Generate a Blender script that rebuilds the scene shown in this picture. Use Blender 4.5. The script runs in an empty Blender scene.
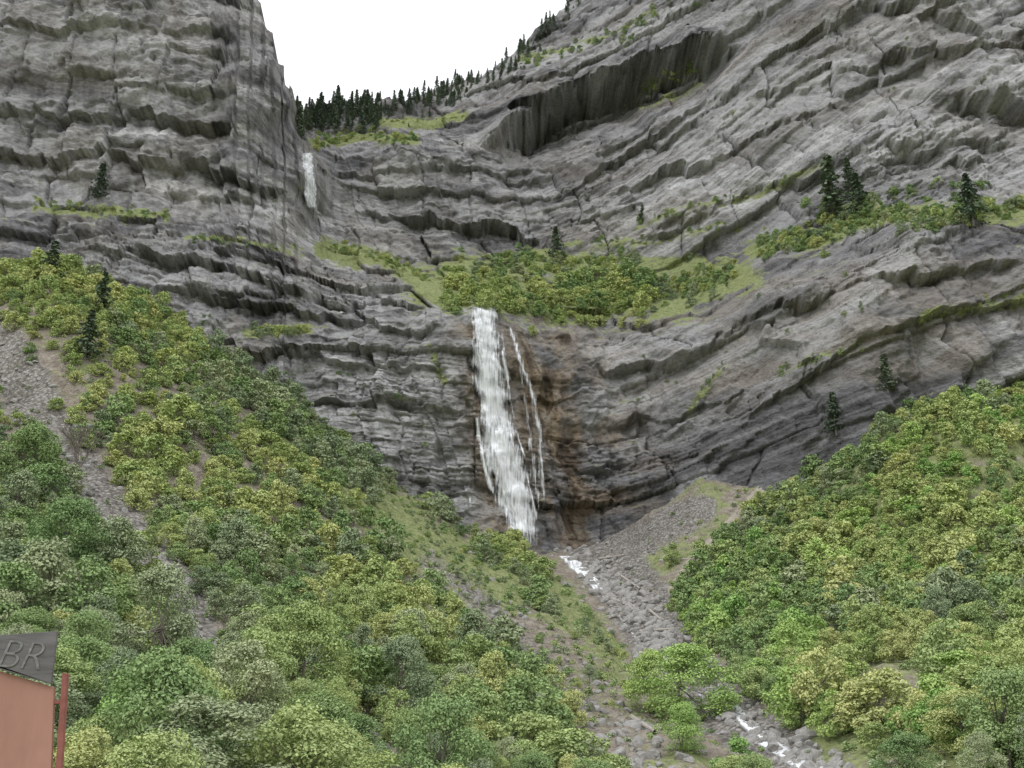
import bpy, math, random
import numpy as np
from mathutils import Vector, Matrix
from mathutils.bvhtree import BVHTree
random.seed(7); rng=np.random.default_rng(7)
sc=bpy.context.scene
F=1150.0; PITCH=math.radians(22); CAMZ=1.7
cP,sP=math.cos(PITCH),math.sin(PITCH)

# ---------- survey helpers: bearing/elevation + forward range -> world metres
def survey(px,py,Y):
    a=(np.asarray(px,float)-512)/F; b=(384-np.asarray(py,float))/F
    t=Y/(cP-b*sP)
    return a*t, Y+0*t, CAMZ+t*(b*cP+sP)
def ray(px,py):
    a=(px-512)/F; b=(384-py)/F
    return Vector((a,cP-b*sP,b*cP+sP)).normalized()
def proj(x,y,z):
    z=z-CAMZ; f=y*cP+z*sP; u=-y*sP+z*cP
    return 512+F*x/f, 384-F*u/f

# ---------- numpy noise
def hsh(i,j,seed):
    n=(i.astype(np.int64)*374761393+j.astype(np.int64)*668265263+seed*144665)&0xffffffff
    n=((n^(n>>13))*1274126177)&0xffffffff
    n=((n^(n>>15))*2246822519)&0xffffffff
    n=n^(n>>16)
    return (n&0xffffff)/float(0x1000000)
def n2(a,b,seed,ka=1.0,kb=1.0,lin=False):
    ia=np.floor(a); ib=np.floor(b); fa=a-ia; fb=b-ib
    fa=np.clip((fa-.5)*ka+.5,0,1); fb=np.clip((fb-.5)*kb+.5,0,1)
    if not lin: fa=fa*fa*(3-2*fa); fb=fb*fb*(3-2*fb)
    v00=hsh(ia,ib,seed);v10=hsh(ia+1,ib,seed);v01=hsh(ia,ib+1,seed);v11=hsh(ia+1,ib+1,seed)
    return (v00*(1-fa)+v10*fa)*(1-fb)+(v01*(1-fa)+v11*fa)*fb
def fbm(a,b,seed,o=4):
    s=0;amp=.5;t=0
    for k in range(o):
        s=s+amp*n2(a*2**k+k*3.7,b*2**k+k*1.3,seed+k);t+=amp;amp*=.5
    return s/t
def rbf(ctrl,PX,PY):
    c=np.array(ctrl,float); p=c[:,:2]/100; v=1000/c[:,2]; n=len(c)
    d=np.linalg.norm(p[:,None]-p[None],axis=2)
    A=np.zeros((n+3,n+3));A[:n,:n]=d+np.eye(n)*0.01*-1;A[:n,n]=1;A[:n,n+1:]=p;A[n,:n]=1;A[n+1:,:n]=p.T
    w=np.linalg.solve(A,np.concatenate([v,[0,0,0]]))
    out=w[n]+w[n+1]*PX/100+w[n+2]*PY/100
    for k in range(n):
        out=out+w[k]*np.sqrt((PX/100-p[k,0])**2+(PY/100-p[k,1])**2)
    return 1000/np.clip(out,1.2,60)
def pdist(PX,PY,poly):
    D=np.full(np.shape(PX),1e9)
    for (x0,y0),(x1,y1) in zip(poly[:-1],poly[1:]):
        dx,dy=x1-x0,y1-y0
        t=np.clip(((PX-x0)*dx+(PY-y0)*dy)/(dx*dx+dy*dy+1e-9),0,1)
        D=np.minimum(D,np.hypot(PX-x0-t*dx,PY-y0-t*dy))
    return D
def band(PX,PY,poly,th): return np.exp(-(pdist(PX,PY,poly)/th)**2)
def sstep(v,a,b):
    t=np.clip((v-a)/(b-a),0,1);return t*t*(3-2*t)
def cramp(f,stops):
    xs=[s[0] for s in stops];return np.stack([np.interp(f,xs,[s[1][k] for s in stops]) for k in range(3)],-1)

# ---------- materials
def newmat(name):
    m=bpy.data.materials.new(name);m.use_nodes=True;nt=m.node_tree;nt.nodes.clear()
    out=nt.nodes.new('ShaderNodeOutputMaterial')
    return m,nt,out
class N:
    def __init__(s,nt): s.nt=nt
    def node(s,t,**k):
        n=s.nt.nodes.new(t)
        for a,b in k.items(): setattr(n,a,b)
        return n
    def link(s,a,b): s.nt.links.new(a,b)
    def attr(s,name,o='Fac'):
        n=s.node('ShaderNodeAttribute',attribute_name=name); return n.outputs[o]
    def scalev(s,v,sx,sy,sz):
        n=s.node('ShaderNodeVectorMath',operation='MULTIPLY');s.link(v,n.inputs[0]);n.inputs[1].default_value=(sx,sy,sz);return n.outputs[0]
    def noise(s,v,scale=1,detail=6,rough=.6,dist=0):
        n=s.node('ShaderNodeTexNoise');n.inputs['Scale'].default_value=scale;n.inputs['Detail'].default_value=detail
        n.inputs['Roughness'].default_value=rough;n.inputs['Distortion'].default_value=dist
        if v: s.link(v,n.inputs['Vector'])
        return n.outputs[0]
    def voro(s,v,scale,feat='F1'):
        n=s.node('ShaderNodeTexVoronoi',feature=feat);n.inputs['Scale'].default_value=scale;s.link(v,n.inputs['Vector']);return n
    def ramp(s,f,stops):
        n=s.node('ShaderNodeValToRGB');e=n.color_ramp.elements
        while len(e)<len(stops): e.new(.5)
        for i,(p,c) in enumerate(stops):
            e[i].position=p;e[i].color=(*c,1) if len(c)==3 else c
        s.link(f,n.inputs[0]);return n.outputs[0]
    def mix(s,f,a,b,mode='MIX'):
        n=s.node('ShaderNodeMix',data_type='RGBA',blend_type=mode)
        for v,i in ((f,0),(a,6),(b,7)):
            if isinstance(v,(int,float)): n.inputs[i].default_value=v
            elif isinstance(v,tuple): n.inputs[i].default_value=(*v,1)
            else: s.link(v,n.inputs[i])
        return n.outputs[2]
    def math(s,op,a,b=0.0,clamp=False):
        n=s.node('ShaderNodeMath',operation=op,use_clamp=clamp)
        for v,i in ((a,0),(b,1)):
            if isinstance(v,(int,float)): n.inputs[i].default_value=v
            else: s.link(v,n.inputs[i])
        return n.outputs[0]
    def step(s,v,lo,hi):
        n=s.node('ShaderNodeMapRange',interpolation_type='SMOOTHSTEP');s.link(v,n.inputs[0]);n.inputs[1].default_value=lo;n.inputs[2].default_value=hi;return n.outputs[0]
    def bump(s,h,st,dist):
        n=s.node('ShaderNodeBump');n.inputs['Strength'].default_value=st;n.inputs['Distance'].default_value=dist;s.link(h,n.inputs['Height']);return n.outputs[0]
    def diff(s,col,normal=None):
        n=s.node('ShaderNodeBsdfDiffuse');s.link(col,n.inputs[0])
        if normal: s.link(normal,n.inputs['Normal'])
        return n
    def bsdf(s,col,rough=.9,normal=None,spec=.2):
        n=s.node('ShaderNodeBsdfPrincipled');n.inputs['Roughness'].default_value=rough;n.inputs['Specular IOR Level'].default_value=spec
        if isinstance(col,tuple): n.inputs['Base Color'].default_value=(*col,1)
        else: s.link(col,n.inputs['Base Color'])
        if normal: s.link(normal,n.inputs['Normal'])
        return n

def mat_rock():
    m,nt,out=newmat('limestone_cliff');g=N(nt)
    bed=g.node('ShaderNodeNewGeometry').outputs['Position']
    c=g.attr('rockcol','Vector')
    fine=g.noise(g.scalev(bed,.8,.8,1.5),1,4,.7)
    c=g.mix(.8,c,g.ramp(fine,[(.3,(.58,.58,.58)),(.5,(1,1,1)),(.7,(1.25,1.25,1.25))]),'MULTIPLY')
    nz=g.node('ShaderNodeSeparateXYZ');g.link(g.node('ShaderNodeNewGeometry').outputs['Normal'],nz.inputs[0])
    gr=g.math('ADD',g.attr('grass'),g.math('MULTIPLY',g.step(nz.outputs[2],.3,.8),.28))
    gm=g.step(g.math('ADD',gr,g.math('MULTIPLY',fine,.35)),.74,.98)
    gc=g.ramp(fine,[(.35,(.17,.205,.095)),(.5,(.26,.295,.135)),(.65,(.34,.36,.19))])
    c=g.mix(gm,c,gc)
    b=g.diff(c,g.bump(fine,.95,1.0));g.link(b.outputs[0],out.inputs[0]);return m
def mat_hill():
    m,nt,out=newmat('hillside_soil');g=N(nt)
    pos=g.node('ShaderNodeNewGeometry').outputs['Position']
    d=g.noise(pos,.6,4,.65)
    c=g.ramp(d,[(.3,(.17,.145,.12)),(.5,(.27,.235,.195)),(.68,(.37,.335,.285))])
    gn=g.noise(pos,.18,4,.65)
    gc=g.ramp(d,[(.3,(.16,.19,.09)),(.5,(.25,.28,.13)),(.7,(.34,.365,.185))])
    gm=g.step(g.math('ADD',gn,g.math('MULTIPLY',g.attr('grass'),.5)),.50,.66)
    c=g.mix(gm,c,gc)
    vr=g.voro(g.scalev(pos,1.6,1.6,1.6),1)
    sc1=g.ramp(vr.outputs['Color'],[(.2,(.20,.185,.17)),(.5,(.29,.275,.255)),(.9,(.43,.41,.385))])
    sc1=g.mix(.6,sc1,g.ramp(vr.outputs['Distance'],[(.1,(1.25,1.25,1.25)),(.7,(.35,.35,.35))]),'MULTIPLY')
    sc1=g.mix(.7,sc1,g.ramp(gn,[(.3,(.6,.57,.52)),(.5,(1,.98,.95)),(.7,(1.25,1.25,1.25))]),'MULTIPLY')
    sm=g.step(g.math('ADD',g.attr('scree'),g.math('MULTIPLY',gn,.6)),.62,.85)
    c=g.mix(sm,c,sc1)
    pm=g.step(g.attr('trail'),.35,.7)
    c=g.mix(pm,c,g.ramp(d,[(.3,(.33,.29,.24)),(.7,(.46,.42,.35))]))
    h=g.math('ADD',d,g.math('MULTIPLY',vr.outputs['Distance'],-.6))
    b=g.diff(c,g.bump(h,.9,.8));g.link(b.outputs[0],out.inputs[0]);return m
def mat_leaf(name,c1,c2,c3):
    m,nt,out=newmat(name);g=N(nt)
    oi=g.node('ShaderNodeObjectInfo').outputs['Random']
    lr=g.attr('lrand')
    c=g.ramp(oi,[(.0,c1),(.5,c2),(1.,c3)])
    c=g.mix(1.,c,g.ramp(lr,[(0,(.72,.76,.72)),(.5,(1.,1.,1.)),(1,(1.22,1.2,1.16))]),'MULTIPLY')
    b=g.diff(c);g.link(b.outputs[0],out.inputs[0]);return m
def mat_plain(name,c1,c2,scale=4,rough=.8,stretch=(1,1,1),bump=.3):
    m,nt,out=newmat(name);g=N(nt);pos=g.node('ShaderNodeTexCoord').outputs['Object']
    n=g.noise(g.scalev(pos,*stretch),scale,5,.65);c=g.ramp(n,[(.3,c1),(.7,c2)])
    b=g.bsdf(c,rough,g.bump(n,bump,.05),.2);g.link(b.outputs[0],out.inputs[0]);return m
def mat_water():
    m,nt,out=newmat('falling_water');g=N(nt)
    uv=g.attr('wuv','Vector')
    n=g.noise(g.scalev(uv,1.,.10,1),1.9,4,.6,.2);n_b=g.noise(g.scalev(uv,.35,.30,1),1.,3,.6)
    a=g.math('ADD',g.math('ADD',n,g.math('MULTIPLY',n_b,.7)),g.attr('dens'))
    a=g.step(a,.78,1.34)
    c=g.ramp(n,[(.3,(.68,.70,.73)),(.6,(.88,.89,.90))])
    b=g.diff(c);t=g.node('ShaderNodeBsdfTransparent')
    mx=g.node('ShaderNodeMixShader');g.link(a,mx.inputs[0]);g.link(t.outputs[0],mx.inputs[1]);g.link(b.outputs[0],mx.inputs[2])
    g.link(mx.outputs[0],out.inputs[0]);return m
ROCK=mat_rock();HILL=mat_hill();WATER=mat_water()
L_YEL=mat_leaf('maple_leaves',(.35,.44,.18),(.45,.52,.215),(.55,.57,.26))
L_GRN=mat_leaf('oak_leaves',(.23,.335,.15),(.32,.42,.185),(.42,.50,.22))
L_GRY=mat_leaf('willow_leaves',(.27,.34,.205),(.35,.41,.25),(.43,.475,.285))
L_BRT=mat_leaf('box_elder_leaves',(.28,.45,.15),(.37,.52,.18),(.46,.58,.21))
L_CON=mat_leaf('conifer_needles',(.11,.145,.11),(.14,.18,.125),(.17,.21,.14))
BARK=mat_plain('bark',(.12,.105,.09),(.24,.21,.18),6,.9,(1,1,.2))
STONE=mat_plain('grey_boulder_stone',(.22,.21,.20),(.42,.405,.385),2.5,.9)
LOG=mat_plain('weathered_log',(.35,.32,.28),(.52,.48,.43),5,.85,(1,.1,1))

# ---------- mesh builders
def grid_mesh(name,X,Y,Z,mat,attrs,vattrs={}):
    R,C=X.shape;co=np.stack([X,Y,Z],-1).reshape(-1,3)
    i=np.arange(R*C).reshape(R,C)
    q=np.stack([i[:-1,:-1],i[1:,:-1],i[1:,1:],i[:-1,1:]],-1).reshape(-1,4)
    me=bpy.data.meshes.new(name);me.vertices.add(len(co));me.vertices.foreach_set('co',co.astype(np.float32).ravel())
    me.loops.add(q.size);me.loops.foreach_set('vertex_index',q.astype(np.int32).ravel())
    me.polygons.add(len(q));me.polygons.foreach_set('loop_start',np.arange(0,q.size,4,dtype=np.int32))
    me.update(calc_edges=True)
    for k,v in attrs.items():
        a=me.attributes.new(k,'FLOAT','POINT');a.data.foreach_set('value',v.astype(np.float32).ravel())
    for k,v in vattrs.items():
        a=me.attributes.new(k,'FLOAT_VECTOR','POINT');a.data.foreach_set('vector',v.astype(np.float32).ravel())
    me.materials.append(mat)
    o=bpy.data.objects.new(name,me);sc.collection.objects.link(o);return o,co,q
def sheet(pxs,toppts,bottom,rows,ctrl):
    top=np.interp(pxs,[p[0] for p in toppts],[p[1] for p in toppts])
    v=np.linspace(0,1,rows)[:,None]
    PY=top[None]+v*(bottom-top[None]);PX=np.repeat(pxs[None],rows,0)
    D=rbf(ctrl,PX,PY)
    return PX,PY,D
def add_back(X,Y,Z,n,step,drop):
    Xb=[];Yb=[];Zb=[]
    for k in range(n,0,-1):
        f=(Y[0]+k*step)/Y[0]
        Xb.append(X[0]*f);Yb.append(Y[0]+k*step);Zb.append(Z[0]-drop*k*(1+.3*k))
    return np.vstack([np.array(Xb),X]),np.vstack([np.array(Yb),Y]),np.vstack([np.array(Zb),Z])

# ================= CLIFFS =================
ctrl=[(-200,260,290),(-200,500,262),(-200,100,335),(-200,-150,365),
(0,235,302),(0,330,290),(100,245,305),(100,400,290),(0,480,270),(200,262,311),(200,400,300),(200,520,290),(300,285,318),(300,420,306),(400,305,318),(400,450,308),(400,560,300),
(470,318,316),(470,430,312),(470,540,304),(485,312,324),(510,430,320),(530,535,312),(560,338,337),(560,450,332),(560,545,322),(600,345,341),(600,450,335),(600,545,324),
(680,328,325),(680,450,318),(760,296,305),(760,400,300),(760,500,294),(850,262,290),(850,400,284),(850,520,278),(900,238,283),(900,380,278),(1024,240,275),(1024,380,270),(1220,240,262),(1220,400,255),(1100,540,262),
(0,205,322),(100,205,330),(200,228,336),(290,255,345),(0,100,335),(0,0,342),(0,-150,362),(120,100,338),(200,150,343),(200,100,345),(200,0,352),(200,-150,372),(270,60,352),(288,110,356),(300,170,358),(302,215,362),
(316,215,392),(316,155,404),(335,248,378),(400,268,372),(400,235,392),(400,150,405),(460,280,355),(500,250,390),(500,180,412),(500,140,418),(560,262,380),(560,200,402),
(500,296,342),(600,325,352),(600,285,378),(680,292,360),(735,262,352),
(400,124,438),(470,116,440),(330,128,455),(330,112,490),(310,118,480),(440,90,495),(500,58,500),(562,5,505),(600,-45,510),(540,100,440),
(590,195,398),(620,100,415),(620,30,450),(660,230,368),(700,200,362),(700,100,385),(700,0,425),(760,230,350),(800,200,338),(800,100,350),(800,0,370),(800,-100,392),(850,235,312),(900,205,312),(900,100,326),(900,0,345),(1024,195,298),(1024,100,312),(1024,0,328),(1024,-150,350),(1220,100,295),(1220,-150,330)]
skyl=[(-220,-175),(212,-175),(236,-62),(239,-40),(249,-30),(252,-8),(260,0),(264,22),(272,30),(276,56),(283,62),(285,86),(294,94),(298,112),(330,108),(352,104),(382,104),(430,90),(470,76),(510,58),(540,30),(566,2),(600,-40),(700,-140),(760,-180),(1300,-180)]
pxs=np.arange(-200,1226,1.10)
PX,PY,D=sheet(pxs,skyl,580,700,ctrl)
X,Y,Z=survey(PX,PY,D)
def softp(v): return np.logaddexp(0,v)
m=.20+.28*np.clip((Z-120)/130,0,1)
S=Z-m*softp((X-28)/18)*18+.05*np.clip(X,-200,0)
S=S+3.0*(fbm(X/120,Z/120,11,2)-.5)*2+.3*(n2(X/22,Z/30,12,2,1,True)-.5)*2
wx=X+2*(n2(X/25,Z/25,13)-.5)*2+Y*.35
# small faults offset the beds from block to block
fc=np.floor(wx/19+.5*(n2(wx/20,Z/26,14,1,1,True)-.5)+.25*Z/60)
S=S+2.6*(hsh(fc,fc*0,15)-.5)*2
d=np.zeros_like(S)
d+=8*(n2(X/50,S/110,20,1,1,True)-.5)+2.0*(n2(wx/21+3,S/60,21,4,1.5,True)-.5)*2
d+=1.6*(hsh(fc,fc*0,16)-.5)*2
ra=(X*.8+Z*.6);rb=(-X*.6+Z*.8)
d+=1.7*(n2(ra/19,rb/15,26,7,7,True)-.5)*2+1.1*(n2(ra/7.3+9,-rb/6.1,27,7,7,True)-.5)*2+1.2*(n2(X/8.5,Z/10.,28,8,4,True)-.5)*2+.5*(n2(ra/2.9,rb/2.6,24,4,4,True)-.5)*2+.3*(n2(X/1.5,Z/1.3,25,2,2,True)-.5)*2
thin=np.clip((n2(X/60,S/34,33)-.5)*2.6+.28,0,1)
thin=np.maximum(thin,.95*band(PX,PY,[(600,480),(700,440),(800,420)],40));thin=np.maximum(thin,.8*band(PX,PY,[(330,360),(440,430)],45))
thin=thin*(1-.6*band(PX,PY,[(640,160),(850,60),(980,20)],70))*(1-.6*band(PX,PY,[(650,400),(600,330)],30))*(1-.5*band(PX,PY,[(60,60),(220,40)],60))
b=S/21+1.3*(n2(S/42,S*0,29)-.5);row=np.floor(b);fr=b-row
cut=hsh(row,row*0,4)
a=wx/(12+20*cut)+cut*7+.35*(n2(wx/9,S/9,8,1,1,True)-.5);colr=np.floor(a);fa=a-colr
d+=2.6*(hsh(row,colr,6)-.5)*2+2.0*(.5-fr)*(.3+hsh(row,colr,7))+2.8*(hsh(row,row*0,9)-.5)
bp=n2(wx/14,row*1.,44)
d-=(2.4*np.exp(-(fr/.035)**2)*bp+1.6*np.exp(-(np.minimum(fa,1-fa)/.022)**2)*(hsh(row,colr,66)>.3))
for L,A,lo in ((6.2,.17,.28),(2.9,.23,.26),(1.4,.26,.26)):
    b=S/L+.25*(fbm(X/(L*14),Z/(L*14),77,2)-.5)+1.0*(hsh(colr,row,71)-.5)
    rw=np.floor(b);fr2=b-rw
    a=wx/(L*(.9+1.8*hsh(rw,rw*0+8,5)))+hsh(rw,rw*0+3,5)*7+.4*(n2(wx/L,S/L,8,1,1,True)-.5)
    cl_=np.floor(a);f4=a-cl_
    amp=A*L*(lo+thin*(1-lo))*(.1+1.7*n2(X/17,Z/12,91+int(L)))
    d+=amp*1.15*(hsh(rw,cl_,40+int(L*10))-.5)*2+amp*.8*(.5-fr2)
    d-=amp*.9*np.exp(-(fr2/.09)**2)*(hsh(rw,cl_,93)>.35)+amp*.8*np.exp(-(np.minimum(f4,1-f4)/.05)**2)*(hsh(rw,cl_,94)>.4)
ledges=[([(478,146),(505,132),(540,110),(590,88),(650,66),(750,34)],30,48),([(560,195),(610,150),(680,110),(760,80)],6,18),
([(600,200),(660,168),(720,150),(790,120),(860,100)],7,22),([(640,232),(720,205),(800,180),(880,150),(1024,130)],6,18),
([(740,100),(830,70),(930,50),(1100,30)],7,25),([(950,95),(985,90),(1024,100),(1100,90)],10,30),([(820,20),(900,5),(970,12),(1060,40)],7,20),
([(740,415),(790,385),(860,352),(940,318),(1100,285)],5.5,18),([(600,425),(680,412),(760,380)],3.5,14),([(590,368),(680,352),(760,318),(850,290),(1024,262)],6,18),
([(-100,150),(0,152),(100,150),(200,168),(292,190)],6.5,18),([(-100,100),(0,108),(130,112),(250,128)],6,16),([(-100,20),(100,26),(240,40)],4,14),
([(90,245),(200,268),(300,292),(430,305)],6,14),([(150,290),(250,300),(340,318),(450,335)],5.5,16),([(220,345),(330,355),(450,372)],5,14),([(300,400),(400,408),(470,420)],4.5,12),
([(350,205),(390,210),(430,212),(500,226),(560,240)],10,26),([(320,168),(400,168),(480,165),(560,172)],5,14),
([(470,395),(540,400),(600,398)],3,12),([(470,460),(560,470),(640,466)],3.5,12),([(410,490),(490,505)],3,10)]
wob=1.6*(n2(X/3.1,Y*0+Z/2.2,63,3,3,True)-.5)*2
for poly,A,dec in ledges:
    xs=[p[0] for p in poly];ys=[p[1] for p in poly]
    sd=int(A*7+xs[0])%50; big=A>15
    yl=np.interp(PX,xs,ys)+(2.5 if big else 6)*(n2(PX/28,PX*0,sd,5,1,True)-.5)*2+3*(n2(PX/8,PX*0,61,5,1,True)-.5)
    fade=np.clip((PX-xs[0])/(45 if big else 25),0,1)*np.clip((xs[-1]-PX)/(60 if big else 25),0,1)*(1 if big else (.3+1.*n2(PX/30,PX*0+A,62)))
    t=PY-yl+wob; w=5. if big else 1.5
    tt=t-w
    up=.45*np.exp(np.minimum(t,0)/(dec*1.6));dn=-.65*np.exp(-np.maximum(tt,0)/dec);k=np.clip(t/w,0,1)
    d+=A*(up*(1-k)+dn*k)*fade
bench=[([(430,286),(500,292),(560,300),(620,296),(680,294),(735,276)],22,1.0),([(450,268),(540,258),(620,268),(700,262)],16,.8),([(320,246),(380,258),(430,280)],8,1),
([(755,246),(820,236),(870,216),(940,218),(1100,206)],12,.9),([(640,222),(700,208),(760,192),(830,162)],6,.45),([(645,88),(705,64)],6,.6),([(520,66),(580,48),(650,22)],6,.5),
([(30,203),(90,208),(165,216)],6,.7),([(248,333),(308,330)],6,1),([(315,145),(360,134),(415,142)],6,.8),([(380,122),(465,116)],5,1.1),([(690,410),(728,358)],6,.5),
([(780,372),(865,346)],5,.4),([(915,322),(1100,285)],6,.5),([(190,240),(300,250)],5,.5),([(430,350),(445,385)],5,.5),([(560,242),(640,240),(740,225)],6,.5),([(700,300),(760,282)],6,.6)]
grass=np.zeros_like(S)
for poly,th,w in bench: grass=np.maximum(grass,w*.85*band(PX,PY,poly,th))
d*=1-.5*np.clip(grass,0,1)
stain=np.maximum.reduce([1.15*band(PX,PY,[(532,365),(555,420),(575,520)],44),.8*band(PX,PY,[(470,330),(480,430),(500,530)],18),.7*band(PX,PY,[(600,400),(620,460),(600,530)],36),.5*band(PX,PY,[(308,150),(312,215)],9)])
Yd=Y-d; U=X+.8*Yd
# rock colour (surface albedo from bedding, weathering and mineral deposits)
rc=cramp(fbm(U/50,S/5,101,5),[(.3,(.185,.184,.186)),(.42,(.238,.237,.238)),(.54,(.283,.281,.281)),(.7,(.36,.358,.357))])
rc*=cramp(fbm(U/10,S/.7,121,4),[(.3,(.66,.65,.65)),(.45,(.94,.94,.94)),(.7,(1.15,1.15,1.15))])
rc*=cramp(fbm(U/45,Z/45,131,4),[(.32,(.74,.74,.76)),(.5,(1,.99,.98)),(.66,(1.28,1.28,1.28))])
rc*=cramp(fbm(U/2.2,Z/30,141,4),[(.33,(.76,.75,.74)),(.5,(1,1,1)),(.68,(1.14,1.14,1.14))])
rc*=(.84+.32*hsh(row,colr,151))[...,None]
k=((.22+.28*sstep(PY,230,360))*sstep(fbm(U/20,Z/20,161,5),.48,.66))[...,None];rc=rc*(1-k)+k*np.array([.315,.27,.225])
k=(.5*sstep(fbm(ra/16,rb/11,171,5),.55,.68))[...,None];rc=rc*(1-k)+k*np.array([.45,.45,.45])
sc_=cramp(fbm(U/2.4,Z/11,181,5),[(.33,(.11,.088,.07)),(.46,(.19,.15,.108)),(.56,(.285,.222,.155)),(.7,(.28,.25,.21))])
k=np.clip(.9*stain*sstep(fbm(U/8,Z/8,191,4),.28,.58),0,1)[...,None];rc=rc*(1-k)+k*sc_
gn=grass+.75*(fbm(U/2,Z/2,201,4)-.2)
def padtop(A,n): return np.vstack([np.repeat(A[:1],n,0),A])
nb=10
Xb,Yb,Zb=add_back(X,Yd,Z,nb,6,1.2)
cliff,cco,cq=grid_mesh('limestone_cliffs',Xb,Yb,Zb,ROCK,{'grass':padtop(gn,nb)},{'rockcol':np.concatenate([np.repeat(rc[:1],nb,0),rc],0)})
bvC=BVHTree.FromPolygons(cco.tolist(),cq.tolist())

# ================= HILLSIDES =================
cl=[(-300,215,260),(0,278,275),(60,268,278),(130,300,280),(220,358,280),(300,413,285),(370,470,290),(430,508,295),(520,554,290),(580,596,252),(620,644,210),(650,682,175),(700,735,130),(760,790,96),
(-300,500,150),(-300,800,45),(0,400,215),(0,500,165),(0,600,115),(0,700,75),(0,800,50),(100,450,200),(100,560,140),(100,680,85),(100,800,52),(200,500,195),(200,600,140),(200,700,95),(200,800,60),
(300,550,190),(300,650,130),(300,800,65),(400,600,185),(400,700,115),(400,800,72),(500,650,180),(500,720,125),(500,800,82),(600,700,150),(600,800,88),(700,800,90),
(-300,950,24),(100,950,25),(400,950,30),(700,950,38),(850,950,38)]
topl=[(-300,215),(0,275),(60,266),(130,298),(220,356),(300,411),(370,468),(430,506),(520,552),(580,594),(620,642),(650,680),(700,733),(760,788),(850,880)]
def hill(name,px0,px1,top,bottom,ctrl,rows,step,masks,back,amp=1.0):
    pxs=np.arange(px0,px1,step)
    PX,PY,D=sheet(pxs,top,bottom,rows,ctrl)
    X,Y,Z=survey(PX,PY,D)
    Z=Z+amp*((fbm(X/14,Y/14,3)-.5)*3.5+(fbm(X/3,Y/3,4)-.5)*1.4+(fbm(X/.9,Y/.9,5)-.5)*.5)*np.clip((Y-25)/60,0,1)
    at=masks(PX,PY)
    X,Y,Z=add_back(X,Y,Z,back,4,1.1)
    at={k:padtop(v,back) for k,v in at.items()}
    return grid_mesh(name,X,Y,Z,HILL,at)
LSCREE=[(-60,285),(10,365),(65,455),(125,540),(165,585),(197,650),(215,700),(250,770)]
LCLEAR=[(x+4,y+9) for x,y in LSCREE]
def ml(PX,PY):
    s=np.maximum.reduce([band(PX,PY,LSCREE,30),band(PX,PY,[(360,735),(400,770)],14),.5*band(PX,PY,[(430,560),(520,640),(600,720),(660,770)],22)])
    g=.7*band(PX,PY,[(500,545),(580,600),(625,650)],24)+.5*band(PX,PY,[(300,450),(500,600)],30)
    return {'scree':s,'grass':g,'trail':0*s}
lh,lco,lq=hill('hillside',-300,850,topl,950,cl,420,2.4,ml,14)
cg=[(440,560,318),(500,548,318),(560,555,312),(600,590,268),(600,548,320),(650,515,316),(700,478,311),(760,480,300),(640,600,250),(700,560,268),(760,520,285),(620,640,220),(670,650,200),(740,718,132),(800,772,95),
(820,478,282),(880,424,279),(950,400,276),(1024,395,270),(1350,365,255),(720,600,228),(800,600,215),(900,600,195),(1024,600,182),(1220,600,168),(700,650,192),(760,700,140),(850,700,120),(1024,700,112),(1350,700,105),(860,768,88),(1024,768,80),(740,780,98),
(800,540,250),(900,500,238),(1024,500,228),(1220,500,215),(560,700,150),(560,850,70),(700,950,36),(900,950,34),(1350,950,32),(440,700,150)]
topg=[(440,552),(500,546),(560,550),(600,546),(650,515),(690,480),(720,476),(760,478),(820,466),(880,420),(950,396),(1024,391),(1350,360)]
GUL=[(600,550),(640,600),(662,650),(735,722),(830,775)]
def mg(PX,PY):
    s=np.maximum.reduce([1.*band(PX,PY,[(600,550),(640,600),(665,650),(735,720),(800,775)],34),.75*band(PX,PY,[(640,540),(700,510)],22),.8*band(PX,PY,[(735,725),(830,775)],18),.5*band(PX,PY,[(850,690),(930,700)],15)])
    g=.35*band(PX,PY,[(655,560),(705,500)],22)
    return {'scree':s,'grass':g+.4*(PX>760)*(1-band(PX,PY,[(840,680),(925,695)],22)),'trail':band(PX,PY,[(672,590),(700,550),(735,520),(762,488)],5)}
gh,gco,gq=hill('gully_terrain',440,1350,topg,950,cg,420,2.2,mg,10)
off=len(lco)
bvH=BVHTree.FromPolygons(np.vstack([lco,gco]).tolist(),lq.tolist()+(gq+off).tolist())
bvL=BVHTree.FromPolygons(lco.tolist(),lq.tolist());bvG=BVHTree.FromPolygons(gco.tolist(),gq.tolist())
gx=np.linspace(-4000,4000,41);GX,GY=np.meshgrid(gx,gx)
grid_mesh('ground',GX,GY,GX*0-.4,HILL,{'grass':GX*0+.4,'scree':GX*0,'trail':GX*0})

CAM=Vector((0,0,CAMZ))
def hit(bv,px,py):
    r=bv.ray_cast(CAM,ray(px,py)); return r[0]

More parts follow.
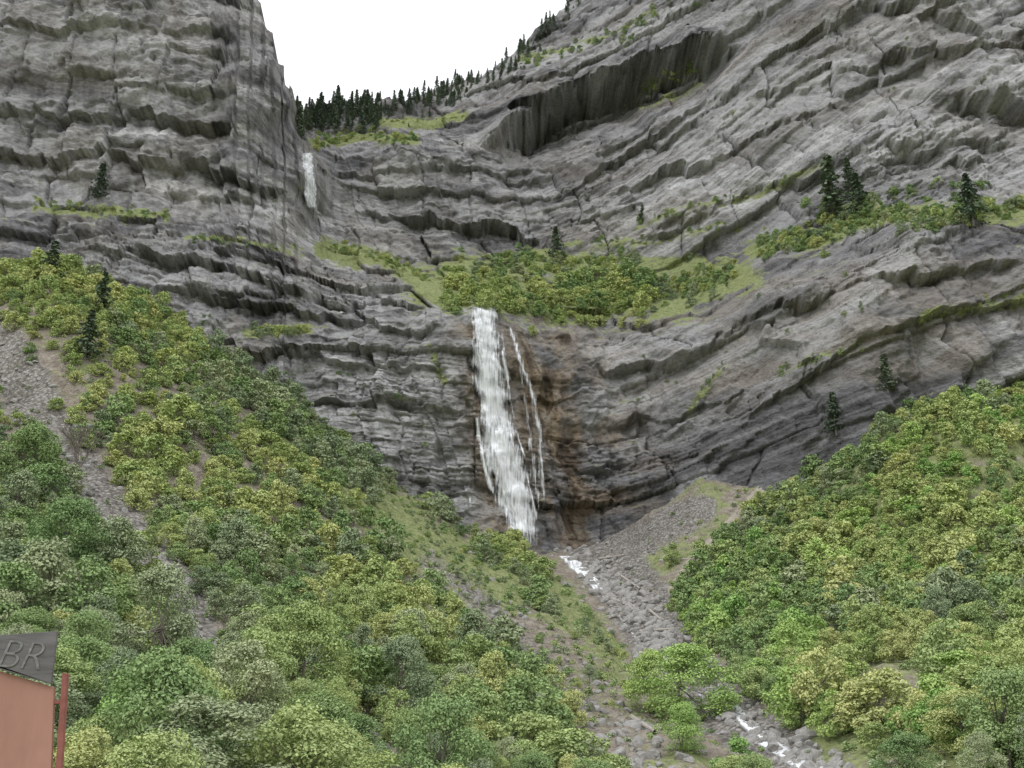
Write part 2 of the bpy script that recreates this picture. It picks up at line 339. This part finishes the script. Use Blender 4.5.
# ================= VEGETATION PROTOTYPES =================
def raw_mesh(name,verts,faces,mats,midx=None,lr=None,smooth=False):
    me=bpy.data.meshes.new(name);me.from_pydata(verts,[],faces)
    for mm in mats: me.materials.append(mm)
    if midx is not None: me.polygons.foreach_set('material_index',np.array(midx,dtype=np.int32))
    if lr is not None:
        a=me.attributes.new('lrand','FLOAT','FACE');a.data.foreach_set('value',np.array(lr,dtype=np.float32))
    if smooth: me.polygons.foreach_set('use_smooth',[True]*len(me.polygons))
    me.update();return me
def tube(V,Fc,p0,p1,r0,r1,n=5):
    p0=Vector(p0);p1=Vector(p1);dr=(p1-p0).normalized();u=dr.orthogonal().normalized();w=dr.cross(u);b=len(V)
    for p,r in ((p0,r0),(p1,r1)):
        for k in range(n):
            a=2*math.pi*k/n;V.append(tuple(p+u*(r*math.cos(a))+w*(r*math.sin(a))))
    for k in range(n): Fc.append((b+k,b+(k+1)%n,b+n+(k+1)%n,b+n+k))
def leaves(C,Dn,size,r):
    n=len(C);nv=Dn+r.normal(0,.5,(n,3));nv/=np.linalg.norm(nv,axis=1)[:,None]
    t=np.cross(nv,r.normal(0,1,(n,3)));t/=np.linalg.norm(t,axis=1)[:,None];b=np.cross(nv,t)
    s=(size*r.uniform(.55,1.3,n))[:,None]
    a=C+t*s*.6;c=C-t*s*.6;bb=C+b*s*.36;dd=C-b*s*.36
    return np.stack([a,bb,c,dd],1).reshape(-1,3)
def broadleaf(name,mat,seed,H,R,nl,ls,lobes,low=.12,multi=1):
    r=np.random.default_rng(seed);V=[];Fc=[]
    cs=[];rs=[]
    for k in range(lobes):
        ph=r.uniform(0,2*math.pi);hh=r.uniform(low,1)
        prof=math.sin(math.pi*min(1,.18+hh*.80))**.7
        rad=R*prof*math.sqrt(r.uniform(.05,1))*.85
        cs.append([rad*math.cos(ph),rad*math.sin(ph),H*hh*.88]);rs.append(R*r.uniform(.14,.34))
    cs=np.array(cs);rs=np.array(rs)
    for k in range(multi):
        ang=r.uniform(0,6.28);tp=(R*.2*math.cos(ang),R*.2*math.sin(ang),H*.45)
        tube(V,Fc,(0.15*k,0,-.8),tp,.03*H*.5,.014*H*.5,6)
        for j in range(k,lobes,max(1,multi*2)): tube(V,Fc,tp,tuple(cs[j]),.009*H*.6,.003*H,4)
    nw=len(Fc)
    w=rs**2;w/=w.sum();idx=r.choice(lobes,nl,p=w)
    Dn=r.normal(0,1,(nl,3));Dn/=np.linalg.norm(Dn,axis=1)[:,None];Dn[:,2]=np.where(r.random(nl)<.7,np.abs(Dn[:,2]),Dn[:,2])
    C=cs[idx]+Dn*(rs[idx]*r.uniform(.7,1.15,nl))[:,None]*np.array([1,1,.85])
    C[:,2]=np.maximum(C[:,2],.05)
    lv=leaves(C,Dn*.7+np.array([0,-.0,.45]),ls,r);b=len(V);V+=lv.tolist()
    Fc+=[(b+4*k,b+4*k+1,b+4*k+2,b+4*k+3) for k in range(nl)]
    lob=r.uniform(.2,.8,lobes)
    lr=[.5]*nw+list(np.clip(lob[idx]+r.normal(0,.13,nl),0,1))
    return raw_mesh(name,V,Fc,[mat,BARK],[1]*nw+[0]*nl,lr)
def conifer(name,seed,H=10,R=2.2,lev=26,ragged=.3):
    r=np.random.default_rng(seed);V=[];Fc=[]
    tube(V,Fc,(0,0,-.8),(0,0,H),.16,.02,6);nw=len(Fc);C=[];Dn=[]
    for i in range(lev):
        f=(i+.5)/lev;z=H*(.08+.92*f);rr=R*(1-f)**.85*(1-ragged*r.random())+.12
        for k in range(r.integers(5,8)):
            a=r.uniform(0,6.28);ln=rr*r.uniform(.6,1.1)
            for q in np.linspace(.12,1,6):
                C.append([math.cos(a)*ln*q+r.normal(0,.08),math.sin(a)*ln*q+r.normal(0,.08),z-ln*q*.28+r.normal(0,.06)])
                Dn.append([math.cos(a)*.5,math.sin(a)*.5,.8])
    C=np.array(C);Dn=np.array(Dn);lv=leaves(C,Dn,.46,r);b=len(V);V+=lv.tolist();nl=len(C)
    Fc+=[(b+4*k,b+4*k+1,b+4*k+2,b+4*k+3) for k in range(nl)]
    return raw_mesh(name,V,Fc,[L_CON,BARK],[1]*nw+[0]*nl,[.5]*nw+list(r.random(nl)))
def bare(name,seed):
    r=random.Random(seed);V=[];Fc=[]
    def grow(p,dv,l,rd,dep):
        q=p+dv*l;tube(V,Fc,p,q,rd,rd*.6,4)
        if dep>0:
            for k in range(4): grow(q,(dv+Vector((r.uniform(-.7,.7),r.uniform(-.7,.7),r.uniform(-.1,.5)))).normalized(),l*.7,rd*.55,dep-1)
    for k in range(5): grow(Vector((0,0,-.3)),Vector((r.uniform(-.5,.5),r.uniform(-.5,.5),1)).normalized(),1.5,.07,3)
    return raw_mesh(name,V,Fc,[BARK],None,[.5]*len(Fc))
FAR={};NEAR={};MID={}
for key,mt,hh in (('yel',L_YEL,4.2),('grn',L_GRN,4.2),('gry',L_GRY,5.0),('brt',L_BRT,4.2)):
    o0=ord(key[0])+ord(key[2])
    FAR[key]=[broadleaf(f'{key}_shrub_{i}',mt,50+i*7+o0,hh,2.3,1900,.30,26+5*i,.08,2) for i in range(4)]
    MID[key]=[broadleaf(f'{key}_bush_{i}',mt,150+i*7+o0,hh,2.3,5000,.18,34+5*i,.08,2) for i in range(4)]
    NEAR[key]=[broadleaf(f'{key}_tree_{i}',mt,250+i*7+o0,hh+.4,2.3,15000,.105,46+8*i,.08,3) for i in range(3)]
def lod(key,y): return random.choice((NEAR if y<90 else MID if y<165 else FAR)[key])
TUFT=[broadleaf(f'tuft_{i}',L_GRN if i else L_GRY,400+i,.9,.8,320,.16,9,.05,1) for i in range(3)]
CON=[conifer(f'conifer_{i}',500+i,10,1.9+.45*i,22+3*i,.2+.12*i) for i in range(4)]
def empty(name):
    e=bpy.data.objects.new(name,None);sc.collection.objects.link(e);return e
cnt=0
def put(me,loc,s,parent,sz=None,tilt=.06):
    global cnt
    o=bpy.data.objects.new(parent.name+'_part',me);cnt+=1
    o.location=loc;o.rotation_euler=(random.uniform(-tilt,tilt),random.uniform(-tilt,tilt),random.uniform(0,6.28))
    o.scale=(s*random.uniform(.85,1.2),s*random.uniform(.85,1.2),(sz or s)*random.uniform(.75,1.25));o.parent=parent
    sc.collection.objects.link(o);return o
E_L=empty('hillside_scrub');E_R=empty('gully_scrub');E_C=empty('ledge_vegetation');E_F=empty('ridge_conifers')
def b1(px,py,poly,th): return float(band(np.array([px]),np.array([py]),poly,th)[0])
def nz1(x,y,sd): return float(fbm(np.array([x]),np.array([y]),sd,3)[0])
def scatter(bv,x0,x1,y0,y1,cell,rule,parent):
    y=y0
    while y<y1:
        x=x0
        while x<x1:
            xx=x+random.uniform(0,cell);yy=y+random.uniform(0,cell)
            r=bv.ray_cast(Vector((xx,yy,600)),Vector((0,0,-1)))
            if r[0] is not None:
                px,py=proj(xx,yy,r[0].z)
                if -90<px<1110 and 200<py<870:
                    k=rule(px,py,xx,yy)
                    if k:
                        key,s,sz=k
                        me=random.choice(TUFT) if key=='tuft' else lod(key,yy)
                        put(me,(xx,yy,r[0].z-.1*s),s,parent,sz)
            x+=cell
        y+=cell
def rl(px,py,x,y):
    sc_=max(b1(px,py,LCLEAR,25),b1(px,py,[(360,740),(400,775)],16))
    if random.random()<sc_*1.4: return ('tuft',.9,None) if random.random()<.2 else None
    q0=random.random()
    if q0<.17: return ('tuft',1.3,None) if q0<.12 else None
    sp=max(b1(px,py,[(400,520),(450,570),(540,640),(620,710),(700,790)],42),b1(px,py,[(560,640),(600,710),(640,790)],40),b1(px,py,[(560,590),(640,680)],30))
    n=nz1(x/22,y/22,9)
    if random.random()<sp*1.25:
        q=random.random()
        if q<.5: return ('tuft',random.uniform(.7,1.7),None)
        if q<.68: return (random.choice(['gry','grn','yel']),random.uniform(.2,.5),None)
        return None
    if px>625 and py>640: return None
    if px<110 and 430<py<640: key='grn' if random.random()<.55 else 'gry'
    elif py>540 and px<330: key=random.choice(['gry','grn','grn','yel'])
    elif b1(px,py,[(210,370),(420,520),(560,640)],24)>.45: key=random.choice(['gry','grn','gry'])
    elif n>.47: key='yel' if random.random()<.85 else 'grn'
    else: key=random.choice(['grn','yel','gry','grn'])
    s=random.uniform(.45,1.05)+(random.random()<.25)*random.uniform(.2,.8)
    if y<90: s*=.8
    return (key,s,None)
scatter(bvL,-170,70,40,300,3.1,rl,E_L)
def rr(px,py,x,y):
    if px<672 and py>548: 
        return ('tuft',random.uniform(.5,1),None) if random.random()<.08 else None
    if px<760 and py<560 and (py< 1.0*(760-px)*1.05+480 ):
        q=random.random()
        return ('tuft',random.uniform(.6,1.4),None) if q<.3 else None
    if b1(px,py,[(672,590),(700,550),(735,520),(762,488)],9)>.4: return None
    if b1(px,py,GUL,24)>.3 or b1(px,py,[(735,730),(800,785),(870,820)],34)>.3: return ('tuft',.8,None) if random.random()<.12 else None
    if px<735 and py>655: return None
    if random.random()<1.4*max(b1(px,py,[(835,675),(930,695)],22),.8*b1(px,py,[(800,755),(960,780)],18)): return ('tuft',1.2,None) if random.random()<.3 else None
    n=nz1(x/25,y/25,19)
    if px<790 and py>540: key=random.choice(['grn','grn','grn','brt'])
    elif n>.46: key='yel' if random.random()<.75 else 'brt'
    else: key=random.choice(['grn','grn','yel','gry'])
    return (key,random.uniform(.45,1.05)+(random.random()<.22)*random.uniform(.2,.7),None)
scatter(bvG,15,190,70,300,2.9,rr,E_R)
def tree(name,px,py,key,h_px,near=True,bv=bvH,ratio=1.0):
    p=hit(bv,px,py)
    if p is None: return
    s=h_px/F*p.length/(10 if key=='con' else 4.4)
    me=random.choice(CON) if key=='con' else random.choice((NEAR if near else FAR)[key])
    o=bpy.data.objects.new(name,me);o.location=p-Vector((0,0,.15));o.scale=(s*ratio,s*ratio,s);o.rotation_euler=(0,0,random.uniform(0,6));sc.collection.objects.link(o)
for px,py,k,h,rt in ((125,775,'brt',90,1.1),(690,722,'brt',74,1.3),(655,712,'brt',58,1.0),(683,752,'brt',46,1.1),(310,790,'yel',50,1.5),(235,765,'gry',100,1.0),(60,590,'grn',90,.9),(25,490,'grn',66,1.0),(300,720,'yel',110,.9),(150,690,'gry',100,.9),(400,735,'gry',80,.9)):
    tree('broadleaf_tree',px,py,k,h,True,bvH,rt)
for px,py,h in ((48,288,50),(100,315,46),(85,360,52)): tree('conifer_tree',px,py,'con',h,bv=bvH,ratio=1.5)
for px,py,h in ((835,222,74),(860,216,48),(973,222,52),(643,222,20),(556,258,36),(690,55,36),(640,88,36),(98,200,40),(836,432,42),(888,392,40),(850,190,36)):
    tree('conifer_tree',px,py,'con',h,bv=bvC,ratio=1.4)
p=hit(bvH,78,468);bm=bare('bare_shrub_wood',3)
o=bpy.data.objects.new('bare_shrub',bm);o.location=p;s=48/F*p.length/4;o.scale=(s,s,s);sc.collection.objects.link(o)
def along(poly,n,th,key,s0,s1):
    for _ in range(n):
        k=random.randrange(len(poly)-1);t=random.random()
        px=poly[k][0]*(1-t)+poly[k+1][0]*t;py=poly[k][1]*(1-t)+poly[k+1][1]*t+random.gauss(0,th*.6)
        p=hit(bvC,px,py)
        if p is None: continue
        ky=random.choice(key) if not isinstance(key,str) else key
        put(random.choice(FAR[ky]),p-Vector((0,-.5,.5)),random.uniform(s0,s1),E_C)
along([(440,290),(500,298),(560,308),(620,304),(650,300)],170,16,['yel','yel','grn','yel'],.6,1.6)
along([(560,292),(650,292)],40,12,['yel','grn'],1.1,2.0)
along([(460,275),(545,265),(640,272)],120,14,['yel','grn','gry'],.5,1.2)
along([(640,292),(690,290),(735,274)],110,14,['yel','grn','gry'],.35,1.1)
along([(330,247),(380,258),(430,280)],80,5,['yel','yel','grn'],.3,.7)
along([(760,246),(820,238),(870,218),(940,220),(1030,205)],200,10,['grn','grn','yel','gry'],.35,1.1)
along([(800,215),(880,200),(990,190)],50,14,['grn','gry'],.4,1.1)
along([(640,222),(700,208),(760,192),(830,162)],44,4,['grn','gry'],.3,.7)
along([(645,88),(705,64)],36,5,['yel','grn'],.4,.9);along([(520,66),(580,48),(650,22)],50,5,['gry','grn'],.4,.9);along([(620,50),(660,5),(720,-20)],40,8,['grn','gry'],.4,1.)
along([(30,204),(90,209),(165,217)],60,4,['yel','gry','grn'],.3,.6);along([(252,334),(305,332)],36,5,['yel','yel','gry'],.4,.75)
along([(315,147),(360,134),(415,142)],55,5,['grn','yel'],.4,1.0);along([(382,122),(465,117)],30,2,'yel',.3,.5)
along([(690,410),(728,358)],16,4,'gry',.25,.5);along([(780,372),(865,346)],18,3,['gry','grn'],.25,.5);along([(915,322),(1040,290)],34,4,['yel','gry'],.3,.6)
along([(190,240),(300,250)],24,3,['gry','grn'],.3,.5);along([(560,245),(640,240),(740,225)],28,4,['gry','grn'],.3,.6);along([(430,350),(445,385)],10,4,'gry',.25,.45)
along([(0,40),(300,200)],14,60,'gry',.2,.4);along([(600,180),(1020,60)],30,60,'gry',.2,.5);along([(620,380),(1000,300)],30,50,'gry',.2,.5)
along([(180,320),(440,430)],30,30,['gry','grn'],.2,.5)
for _ in range(300):
    px=random.choice([random.uniform(296,380),random.uniform(296,480),random.uniform(400,600)])
    top=np.interp(px,[q[0] for q in skyl],[q[1] for q in skyl])
    py=top+abs(random.gauss(0,10))+2
    p=hit(bvC,px,py)
    if p is None: continue
    put(random.choice(CON),p-Vector((0,0,1)),random.uniform(.3,1.25)*(1.1 if px<380 else .85),E_F)
# ================= ROCKS / LOGS =================
def rock(name,seed,sub=2):
    import bmesh
    bm=bmesh.new();bmesh.ops.create_icosphere(bm,subdivisions=sub,radius=1);r=random.Random(seed)
    pl=[(Vector((r.gauss(0,1),r.gauss(0,1),r.gauss(0,1))).normalized(),r.uniform(.5,.85)) for _ in range(9)]
    for v in bm.verts:
        for n,dd in pl:
            q=v.co.dot(n)
            if q>dd: v.co-=n*(q-dd)
        v.co.z*=.75;v.co*=1+r.uniform(-.04,.04)
    me=bpy.data.meshes.new(name);bm.to_mesh(me);bm.free();me.materials.append(STONE);return me
RK=[rock(f'rock_{i}',i,2) for i in range(5)]
E_S=empty('scree_rocks')
def rocks(poly,n,th,s0,s1):
    for _ in range(n):
        k=random.randrange(len(poly)-1);t=random.random()
        px=poly[k][0]*(1-t)+poly[k+1][0]*t+random.gauss(0,th);py=poly[k][1]*(1-t)+poly[k+1][1]*t+random.gauss(0,th*.6)
        p=hit(bvH,px,py)
        if p is None: continue
        s=(s0+(s1-s0)*random.random()**2.5);put(random.choice(RK),p,s,E_S,None,.8)
rocks([(590,560),(620,590),(645,625),(670,660)],620,15,.2,1.7);rocks([(700,690),(740,722),(790,755),(840,775)],300,14,.12,1.0)
rocks(LSCREE,620,15,.12,1.0);rocks([(430,560),(520,640),(600,720),(660,770)],380,26,.1,.9);rocks([(640,550),(700,500)],140,16,.15,.8);rocks([(850,690),(930,700)],60,14,.15,.5)
rocks([(500,545),(560,552),(600,550)],90,5,.3,1.6)
for px,py,hp,rt in ((165,768,20,1.6),(640,728,12,1.5),(804,740,14,1.2),(577,742,9,1.2),(500,620,7,1.3),(560,690,7,1.4)):
    p=hit(bvH,px,py)
    if p: 
        o=bpy.data.objects.new('boulder',rock('boulder_stone',px,3));s=hp/F*p.length;o.location=p;o.scale=(s*rt,s,s);sc.collection.objects.link(o)
for (x0,y0),(x1,y1) in (((640,633),(680,630)),((628,606),(634,612)),((655,645),(668,640)),((660,562),(694,560)),((612,600),(640,610)),((632,720),(655,735)),((300,768),(330,752)),((618,575),(640,590)),((650,612),(662,622)),((640,655),(676,662)),((600,560),(625,556))):
    a=hit(bvH,x0,y0);b=hit(bvH,x1,y1)
    if a and b and (a-b).length<30:
        V=[];Fc=[];up=Vector((0,0,.35));tube(V,Fc,Vector((0,0,0)),b-a,.32,.18,8)
        me=raw_mesh('log_wood',V,Fc,[LOG]);o=bpy.data.objects.new('fallen_log',me);o.location=a+up;sc.collection.objects.link(o)
# ================= WATER =================
def water_sheet(VV,FF,UV,DN,path,bv,nu,nv,lift,dens,seed,fall=True):
    base=len(VV)
    pys=np.linspace(path[0][0],path[-1][0],nv)
    xl=np.interp(pys,[p[0] for p in path],[p[1] for p in path]);xr=np.interp(pys,[p[0] for p in path],[p[2] for p in path])
    jl=(n2(pys/9,pys*0,seed)-.5);jr=(n2(pys/9,pys*0,seed+1)-.5)
    wd=xr-xl;xl=xl+jl*wd*.22;xr=xr+jr*wd*.22
    first=None
    for j in range(nv):
        p=hit(bv,(xl[j]+xr[j])/2,pys[j])
        if p: first=p.y;break
    lastY=np.full(nu+1,first)
    for j in range(nv):
        ed=min(1,j/(nv*.06),(nv-1-j)/(nv*.08)) if nu<5 else min(1,(nv-1-j)/(nv*.07))
        for i in range(nu+1):
            u=i/nu;px=xl[j]*(1-u)+xr[j]*u
            p=hit(bv,px,pys[j])
            yy=(p.y-lift) if p else lastY[i]
            if abs(yy-lastY[i])>25: yy=lastY[i]
            if fall and j>0: yy=min(yy,lastY[i]+.12)
            lastY[i]=yy
            x,y,z=survey(px,pys[j],yy)
            VV.append((float(x),float(y),float(z)));UV.append((float(x),float(z),0))
            e=min(1,min(u,1-u)*(4 if nu>4 else 2))
            DN.append(dens-.5*(1-e)-.4*(1-ed))
    for j in range(nv-1):
        for i in range(nu):
            a=base+j*(nu+1)+i;FF.append((a,a+nu+1,a+nu+2,a+1))
def make_water(name,specs):
    VV=[];FF=[];UV=[];DN=[]
    for sp in specs: water_sheet(VV,FF,UV,DN,*sp)
    me=raw_mesh(name,VV,FF,[WATER],smooth=True)
    a=me.attributes.new('wuv','FLOAT_VECTOR','POINT');a.data.foreach_set('vector',np.array(UV,dtype=np.float32).ravel())
    a=me.attributes.new('dens','FLOAT','POINT');a.data.foreach_set('value',np.array(DN,dtype=np.float32))
    o=bpy.data.objects.new(name,me);sc.collection.objects.link(o)
main=[(307,471,500),(325,470,499),(360,470,504),(400,474,511),(440,479,520),(470,484,530),(500,494,537),(520,505,540),(546,515,544)]
spec=[(main,bvC,16,150,.9,.36,3)]
core=[(308,474,495),(360,475,496),(420,482,506),(470,490,519),(500,503,529),(543,520,538)]
spec.append((core,bvC,10,140,1.6,.42,4))
r=random.Random(5)
for k in range(16):
    y0=r.uniform(315,480);ln=r.uniform(25,60);y1=min(538,y0+ln)
    u=r.random();f=lambda y:np.interp(y,[p[0] for p in main],[p[1]*(1-u)+p[2]*u for p in main])
    w=r.uniform(3,7);pth=[(y,f(y)-w/2*(.5+.7*(y-y0)/ln),f(y)+w/2*(.5+.9*(y-y0)/ln)) for y in np.linspace(y0,y1,5)]
    spec.append((pth,bvC,4,40,1.9,.42,20+k))
thin_=[[(318,504,511),(350,513,521),(380,523,532),(400,529,539),(430,535,544),(470,537,546),(505,540,549)],
[(345,514,520),(375,518,525),(410,523,531),(440,526,535),(480,531,540),(515,535,544)],
[(325,499,504),(370,502,510),(420,511,518),(450,515,522)],[(484,461,466),(496,466,472),(508,469,475)]]
for k,t in enumerate(thin_): spec.append((t,bvC,4,90,.8,(.28,.20,.16,.2)[k],60+k))
make_water('waterfall',spec)
make_water('upper_waterfall',[([(153,300,314),(170,301,315),(185,302,317),(200,303,318),(210,302,319)],bvC,8,50,1.8,.34,90),([(153,303,312),(185,305,314),(208,305,316)],bvC,6,50,2.6,.34,92),([(205,310,319),(225,318,330),(232,326,338)],bvC,4,20,.8,.1,91)])
make_water('stream',[([(556,556,572),(564,564,587),(574,576,596),(581,586,602),(592,594,604)],bvG,8,50,.8,.38,95,False),
 ([(590,596,602),(610,610,617),(640,634,642),(680,668,678),(708,716,732)],bvG,4,60,.3,.2,97,False),
 ([(704,724,740),(722,736,756),(740,752,778),(756,772,806),(775,800,850)],bvG,8,50,.5,.38,96,False)])
# ================= SIGN =================
def slab(name,pts,Y,th,mat,parent):
    V=[];n=len(pts)
    for dy in (0,th):
        for px,py in pts:
            x,y,z=survey(px,py,Y);V.append((float(x),float(y)+dy,float(z)))
    Fc=[tuple(range(n))[::-1],tuple(range(n,2*n))]+[(k,(k+1)%n,n+(k+1)%n,n+k) for k in range(n)]
    me=raw_mesh(name,V,Fc,[mat]);o=bpy.data.objects.new(name,me);o.parent=parent;sc.collection.objects.link(o)
    md=o.modifiers.new('b','BEVEL');md.width=.006;md.segments=2;return o
PINK=mat_plain('faded_orange_paint',(.33,.175,.135),(.43,.235,.185),3,.85,(1,1,.3),.1)
REDP=mat_plain('red_painted_post',(.22,.08,.065),(.32,.12,.10),6,.6)
GREYB=mat_plain('grey_weathered_board',(.10,.095,.095),(.19,.18,.18),5,.8,(.3,1,2))
LETT=mat_plain('faded_lettering',(.13,.125,.12),(.30,.29,.29),14,.8)
sg=empty('roadside_sign');YS=12.
slab('painted_panel',[(-90,640),(0,671),(54,687),(50,800),(46,960),(-90,960)],YS,.05,PINK,sg)
slab('lettered_board',[(-90,640),(0,635),(57,631),(51,684),(0,669.5),(-90,636.5)],YS-.055,.045,GREYB,sg)
slab('post',[(62,673),(67,673),(59,800),(48,1180),(40,1180),(53,800)],YS-.03,.07,REDP,sg)
slab('rail',[(50,700),(62,700),(62,704),(50,704)],YS+.01,.03,REDP,sg)
slab('rear_post',[(-60,950),(-52,950),(-52,1180),(-60,1180)],YS,.07,REDP,sg)
cu=bpy.data.curves.new('lettering','FONT');cu.body='BR';cu.size=.42;cu.shear=.25;cu.extrude=.004;cu.offset=-.008;cu.materials.append(LETT)
lo=bpy.data.objects.new('lettering',cu);x,y,z=survey(0,668,YS-.062);lo.location=(float(x)-.07,float(y),float(z)+.01);lo.rotation_euler=(math.radians(90),math.radians(4),0);lo.parent=sg;sc.collection.objects.link(lo)
# ================= HIKERS =================
def cloth(n,c): return mat_plain(n,tuple(v*.8 for v in c),c,8,.9,(1,1,1),.1)
SKIN=cloth('skin',(.45,.28,.2));HAIR=cloth('hair',(.05,.035,.025));PANT=cloth('dark_trousers',(.06,.06,.08))
def hiker(px,py,shirt,turn,stride):
    p=hit(bvH,px,py)
    if p is None: return
    e=empty('hiker');e.location=p;e.rotation_euler=(0,0,turn)
    def skin(nm,verts,edges,rad,mat):
        me=bpy.data.meshes.new(nm);me.from_pydata(verts,edges,[]);o=bpy.data.objects.new(nm,me);sc.collection.objects.link(o);o.parent=e
        o.modifiers.new('s','SKIN');sv=me.skin_vertices[0].data
        for q,rr_ in zip(sv,rad): q.radius=rr_ if isinstance(rr_,tuple) else (rr_,rr_)
        sv[0].use_root=True
        s=o.modifiers.new('u','SUBSURF');s.levels=1;s.render_levels=1;me.materials.append(mat)
    d=stride
    skin('legs',[(0,0,.95),(.1,0,.88),(.11,d*.5,.48),(.11,d*.7,.08),(.11,d*.7-.16,.04),(-.1,0,.88),(-.11,-d*.4,.48),(-.11,-d*.9,.1),(-.11,-d*.9-.16,.04)],[(0,1),(1,2),(2,3),(3,4),(0,5),(5,6),(6,7),(7,8)],[(.15,.11),.09,.065,.045,.04,.09,.065,.045,.04],PANT)
    skin('torso',[(0,0,.98),(0,-.01,1.2),(0,-.03,1.38),(0,-.04,1.46),(.19,-.03,1.4),(.25,.04,1.12),(.22,-.12,.9),(-.19,-.03,1.4),(-.25,-.04,1.12),(-.22,-.2,.95)],[(0,1),(1,2),(2,3),(2,4),(4,5),(5,6),(2,7),(7,8),(8,9)],[(.15,.11),(.14,.1),(.16,.1),.06,.06,.045,.035,.06,.045,.035],shirt)
    skin('head',[(0,-.04,1.45),(0,-.05,1.56),(0,-.06,1.66),(0,-.16,1.62)],[(0,1),(1,2),(2,3)],[.05,.075,.095,.02],SKIN)
    skin('hair',[(0,-.02,1.70),(0,.03,1.62)],[(0,1)],[.09,.08],HAIR)
    for sx,hy in ((.22,-.15),(-.22,-.23)):
        for k in range(4): skin('finger',[(sx+(k-1.5)*.012,hy,.9),(sx+(k-1.5)*.02,hy-.03,.83),(sx+(k-1.5)*.02,hy-.05,.80)],[(0,1),(1,2)],[.012,.009,.008],SKIN)
        skin('thumb',[(sx,hy,.9),(sx*.88,hy-.04,.86)],[(0,1)],[.014,.009],SKIN)
BL=cloth('blue_shirt',(.10,.14,.28));BK=cloth('black_shirt',(.04,.04,.045));RD=cloth('red_shirt',(.4,.08,.07));WH=cloth('white_shirt',(.6,.6,.6))
hiker(58,482,BK,.5,.2);hiker(67,486,BL,-.4,.15);hiker(648,553,RD,1.,.1);hiker(612,553,WH,.2,.1);hiker(370,488,BK,0.3,.1)
# ================= SKY / LIGHT / CAMERA =================
w=bpy.data.worlds.new('World');sc.world=w;w.use_nodes=True;nt=w.node_tree;g=N(nt)
bg=nt.nodes['Background'];sky=g.node('ShaderNodeTexSky',sky_type='NISHITA');sky.sun_disc=False
el,az=math.radians(50),math.radians(212)
sky.sun_elevation=el;sky.sun_rotation=az
tc=g.node('ShaderNodeTexCoord').outputs['Generated']
cn=g.noise(g.scalev(tc,1,1,2.2),1.6,4,.55)
cl_=g.ramp(cn,[(.3,(9.2,9.4,9.7)),(.65,(10.2,10.3,10.5))])
c=g.mix(.92,sky.outputs[0],cl_);g.link(c,bg.inputs[0]);bg.inputs[1].default_value=.135
sd=bpy.data.lights.new('sun','SUN');sd.energy=1.1;sd.angle=math.radians(30);sd.color=(1,.985,.96)
so=bpy.data.objects.new('sun',sd);sc.collection.objects.link(so)
dirv=Vector((math.sin(az)*math.cos(el),math.cos(az)*math.cos(el),math.sin(el)))
so.rotation_euler=dirv.to_track_quat('Z','Y').to_euler();so.location=dirv*500
cd=bpy.data.cameras.new('camera');cd.sensor_width=36;cd.lens=F/1024*36;cd.clip_end=12000;cd.clip_start=.1
co=bpy.data.objects.new('camera',cd);co.location=CAM;co.rotation_euler=(math.radians(90)+PITCH,0,0);sc.collection.objects.link(co);sc.camera=co
sc.view_settings.view_transform='Standard';sc.view_settings.look='None';sc.view_settings.exposure=0
print('instances',cnt,'quads',len(cq))
